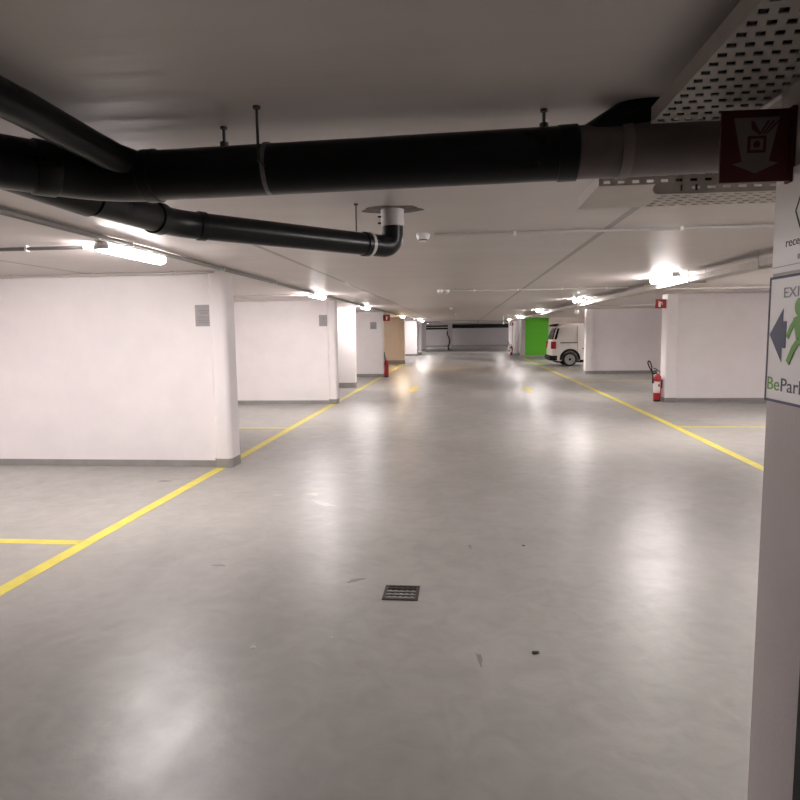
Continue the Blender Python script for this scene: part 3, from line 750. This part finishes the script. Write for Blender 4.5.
# ------------------------------------------------------------------ floor drain
dr = thing('floor_drain', 'square cast iron floor drain grate in the lane', 'drain', (-.395, 3.81, 0), .0)
gw, gh = .112, .112
bm = new_bm()
for d in ((-gw, gw, -gh, -gh + .02), (-gw, gw, gh - .02, gh), (-gw, -gw + .022, -gh + .02, gh - .02), (gw - .022, gw, -gh + .02, gh - .02)): add_box(bm, *d, 0, .006, .0015, 1)
obj('grate_frame', bm, M['iron'], dr)
box_obj('drain_pit', (-gw + .02, gw - .02, -gh + .018, gh - .018, .0003, .001), M['pit'], dr)
for j in range(4):
    y = -gh + .036 + j * .0465
    bm = new_bm(); add_box(bm, -gw + .02, gw - .02, y - .009, y + .009, .0012, .0065, .002, 1)
    for i in range(5):
        x = -gw + .04 + i * .036; add_box(bm, x - .006, x + .006, y - .011, y + .011, .0055, .0085, .001, 1)
    obj('grate_bar', bm, M['steel'] if j < 3 else M['iron'], dr)

# bits on the floor
def bit(loc, r, m, label, cat):
    bm = new_bm(); bmesh.ops.create_icosphere(bm, subdivisions=2, radius=r)
    for v in bm.verts:
        v.co *= 1 + random.uniform(-.25, .25); v.co.z = max(v.co.z * .45, -r * .25) + r * .25
        v.co.x *= 1.3
    o = obj('floor_debris', bm, m, None, loc=loc); o['label'] = label; o['category'] = cat
    return o
bit((.366, 3.115, 0), .014, M['speck'], 'dark crumb lying on the floor near the pillar', 'debris')
bit((-1.11, 3.06, 0), .010, M['chip'], 'pale scrap lying on the floor at lower left', 'debris')
bit((-.72, 3.2, 0), .006, M['chip'], 'tiny pale chip on the floor left of the drain', 'debris')
bit((.46, 4.75, 0), .010, M['speck'], 'dark crumb inside the bright floor reflection', 'debris')

# ------------------------------------------------------------------ the van
van = thing('delivery_van', 'white delivery van parked with its rear to the lane beside the green wall', 'van', (4.02, 29.42, 0))
VL, VW, VH = 4.5, 1.80, 1.96
side = [(.03, .36), (.02, .62), (.05, .95), (.10, 1.22), (.26, 1.80), (.33, 1.90), (.46, 1.945), (.9, VH), (2.4, VH - .02), (2.85, 1.88), (3.35, 1.42), (3.6, 1.20), (4.25, 1.05), (4.42, .92), (4.5, .62), (4.46, .30), (4.3, .22), (.5, .22), (.12, .26)]
def tumble(z): return .0 if z < .95 else .13 * ((z - .95) / (VH - .95)) ** 1.4
bm = new_bm()
yy = [0, .02, .07, .2, VW / 2, VW - .2, VW - .07, VW - .02, VW]
cx_, cz_ = 2.2, .95
rings = []
for y in yy:
    e = min(y, VW - y); ins = 0.0 if e >= .2 else (.014 if e >= .07 else (.04 if e >= .02 else .075))
    ring = []
    for (x, z) in side:
        sx_ = ins * (1 if x < cx_ else -1) * min(1, abs(x - cx_) / 1.9); sz_ = -ins * .9 if z > 1.5 else (ins * .4 if z < .4 else 0)
        t_ = tumble(z); yv = y + (t_ if y < VW / 2 else -t_) * (1 if y != VW / 2 else 0)
        ring.append(bm.verts.new((x + sx_, yv, z + sz_)))
    rings.append(ring)
n_ = len(side)
for i in range(len(rings) - 1):
    for k in range(n_): bm.faces.new((rings[i][k], rings[i][(k + 1) % n_], rings[i + 1][(k + 1) % n_], rings[i + 1][k]))
bm.faces.new(rings[0][::-1]); bm.faces.new(rings[-1])
bmesh.ops.recalc_face_normals(bm, faces=bm.faces)
body = obj('body', bm, M['van'], van)
WX = (.87, 3.62); WR = .315
for xw in WX:                                   # wheel arches cut out of the body
    cb = new_bm(); add_lathe(cb, [(.40, -.1), (.40, .28)], (xw, 0, WR + .02), axis='Y', seg=32); add_lathe(cb, [(.40, VW - .28), (.40, VW + .1)], (xw, 0, WR + .02), axis='Y', seg=32)
    cut = obj('cutter', cb, M['bumper'], None, smooth=False); cut.location = van.location
    bo = body.modifiers.new('arch', 'BOOLEAN'); bo.operation = 'DIFFERENCE'; bo.object = cut; bo.solver = 'EXACT'
    bpy.context.view_layer.update()
    dg = bpy.context.evaluated_depsgraph_get()
    me = bpy.data.meshes.new_from_object(body.evaluated_get(dg)); body.modifiers.clear(); body.data = me
    me.set_sharp_from_angle(angle=math.radians(35)); bpy.data.objects.remove(cut)
body.data.materials.clear(); body.data.materials.append(M['van'])
for xw in WX:
    for s, y in ((1, .03), (-1, VW - .03)):
        w = obj('wheel', add_lathe(new_bm(), [(.215, -s * .0), (.27, -s * .012), (.305, s * .01), (WR, s * .04), (WR, s * .15), (.30, s * .19), (.2, s * .2)], (xw, y, WR), axis='Y', seg=36), M['tyre'], van)
        rm = obj('rim', add_lathe(new_bm(), [(.238, -s * .012), (.228, -s * .018), (.205, s * .002), (.175, s * .035), (.11, s * .02), (.085, s * .002), (.05, -s * .002), (.045, s * .01)], (xw, y, WR), axis='Y', seg=36), M['wheel'], w)
        obj('hub_cap', add_lathe(new_bm(), [(.078, s * .012), (.070, -s * .010), (.03, -s * .016)], (xw, y, WR), axis='Y', seg=20), M['bumper'], w)
        bmh = new_bm()
        for i in range(12):
            a = 2 * PI * i / 12
            add_lathe(bmh, [(.020, s * .033), (.020, s * .008), (.015, s * .006)], (xw + .138 * math.cos(a), y, WR + .138 * math.sin(a)), axis='Y', seg=8)
        obj('wheel_vent', bmh, M['bumper'], w)
    # black arch lip on the side
    for y0_, y1_ in ((-.012, .012), (VW - .012, VW + .012)):
        bmh = new_bm(); k = 20; rg = []
        for i in range(k + 1):
            a = PI * (i / k) * 1.06 - .03 * PI
            c_, s_2 = math.cos(a), math.sin(a)
            rg.append([bmh.verts.new((xw + r * c_, y, WR + .02 + r * s_2)) for r, y in ((.375, y0_), (.465, y0_), (.465, y1_), (.375, y1_))])
        for i in range(k):
            for j in range(4): bmh.faces.new((rg[i][j], rg[i][(j + 1) % 4], rg[i + 1][(j + 1) % 4], rg[i + 1][j]))
        bmh.faces.new(rg[0]); bmh.faces.new(rg[-1][::-1])
        obj('wheel_arch', bmh, M['bumper'], van)
# rear bumper wrapping round the corners
bm = new_bm(); add_box(bm, -.05, .30, -.015, VW + .015, .27, .50, .04, 3); obj('rear_bumper', bm, M['bumper'], van)
bm = new_bm(); add_box(bm, 1.30, 3.2, -.008, .02, .19, .30, .006); obj('sill_trim', bm, M['bumper'], van)
bm = new_bm(); add_box(bm, .3, 4.3, .25, VW - .25, .16, .24); obj('underbody', bm, M['bumper'], van)
# tail lamps on the rear corners
for y0_, y1_ in ((-.012, .17), (VW - .17, VW + .012)):
    bm = new_bm(); add_box(bm, .015, .24 if True else 0, y0_, y1_, .80, 1.14, .03, 3); obj('tail_lamp', bm, M['tail'], van)
# rear window with dark surround following the sloping tailgate
def tail_x(z): return .10 + (z - 1.22) * (.26 - .10) / (1.80 - 1.22)
bm = new_bm(); n0 = 6
for sgn in (0,):
    pts = []
    za, zb = 1.24, 1.76
    p = [(tail_x(za) - .03, .12, za), (tail_x(zb) - .03, .20, zb), (tail_x(zb) - .03, VW - .20, zb), (tail_x(za) - .03, VW - .12, za)]
    q = [(x + .06, y, z) for x, y, z in p]
    a = [bm.verts.new(v) for v in p]; b = [bm.verts.new(v) for v in q]
    bm.faces.new(a); bm.faces.new(b[::-1])
    for i in range(4): bm.faces.new((a[i], b[i], b[(i + 1) % 4], a[(i + 1) % 4]))
obj('rear_window', bm, M['glass_dark'], van)
# dark corner glass on the side behind the sliding door, following the slope
bm = new_bm()
p = [(.155, 1.24), (.30, 1.74), (.40, 1.76), (.27, 1.24)]
a = [bm.verts.new((x, tumble(z) + .012 - .016, z)) for x, z in p]; b = [bm.verts.new((x, tumble(z) + .05, z)) for x, z in p]
bm.faces.new(a); bm.faces.new(b[::-1])
for i in range(4): bm.faces.new((a[i], b[i], b[(i + 1) % 4], a[(i + 1) % 4]))
obj('corner_window', bm, M['glass_dark'], van)
bm = new_bm(); add_prism(bm, [(.12, 1.84), (.14, 1.92), (.32, 1.955), (.40, 1.93), (.27, 1.84)], (0, VW - .25, 0), (1, 0, 0), (0, 0, 1), VW - .5); obj('roof_spoiler', bm, M['bumper'], van)
# side details: sliding door rail, door seam, handle
box_obj('door_rail', (.42, 1.20, -.006, .02, 1.06, 1.095), M['bumper'], van)
box_obj('door_seam', (1.20, 1.215, .0, .012, .40, 1.05), M['conduit_dark'], van)
bm = new_bm(); 
za, zb = 1.05, 1.84
a = [bm.verts.new((x, tumble(z) - .002, z)) for x, z in ((1.20, za), (1.215, za), (1.215, zb), (1.20, zb))]; b = [bm.verts.new((v.co.x, v.co.y + .03, v.co.z)) for v in a]
bm.faces.new(a); bm.faces.new(b[::-1])
for i in range(4): bm.faces.new((a[i], b[i], b[(i + 1) % 4], a[(i + 1) % 4]))
obj('door_seam', bm, M['conduit_dark'], van)
box_obj('door_handle', (1.42, 1.70, -.02, .01, .79, .83), M['bumper'], van, .006)
bm = new_bm()
p = [(2.45, 1.18), (2.55, 1.74), (2.82, 1.74), (3.28, 1.22)]
a = [bm.verts.new((x, tumble(z) - .004, z)) for x, z in p]; b = [bm.verts.new((x, tumble(z) + .05, z)) for x, z in p]
bm.faces.new(a); bm.faces.new(b[::-1])
for i in range(4): bm.faces.new((a[i], b[i], b[(i + 1) % 4], a[(i + 1) % 4]))
obj('side_window', bm, M['glass_dark'], van)

# ------------------------------------------------------------------ world, camera, colour management
w = bpy.data.worlds.new('World'); scn.world = w; w.use_nodes = True
w.node_tree.nodes['Background'].inputs['Color'].default_value = (.05, .05, .05, 1)
w.node_tree.nodes['Background'].inputs['Strength'].default_value = .02

F, YAW, PITCH, ROLL = 625.66, .101164, .10744, -.0137
cam = bpy.data.cameras.new('camera'); co = bpy.data.objects.new('camera', cam); COL.objects.link(co)
cam.sensor_fit = 'HORIZONTAL'; cam.sensor_width = 36; cam.lens = 36 * F / 800; cam.clip_start = .05; cam.clip_end = 200
fw = Vector((-math.sin(YAW) * math.cos(PITCH), math.cos(YAW) * math.cos(PITCH), -math.sin(PITCH)))
r = Vector((math.cos(YAW), math.sin(YAW), 0)); u = r.cross(fw)
r2 = r * math.cos(ROLL) + u * math.sin(ROLL); u2 = -r * math.sin(ROLL) + u * math.cos(ROLL)
co.matrix_world = Matrix((( r2.x, u2.x, -fw.x, 0), (r2.y, u2.y, -fw.y, 0), (r2.z, u2.z, -fw.z, 1.65), (0, 0, 0, 1)))
scn.camera = co
vs = scn.view_settings
vs.view_transform = 'Standard'; vs.look = 'None'; vs.gamma = 1.0; vs.exposure = 2.52; vs.use_curve_mapping = False
try:
    scn.cycles.use_denoising = True; scn.cycles.max_bounces = 10; scn.cycles.diffuse_bounces = 8; scn.cycles.sample_clamp_indirect = 6
except Exception: pass
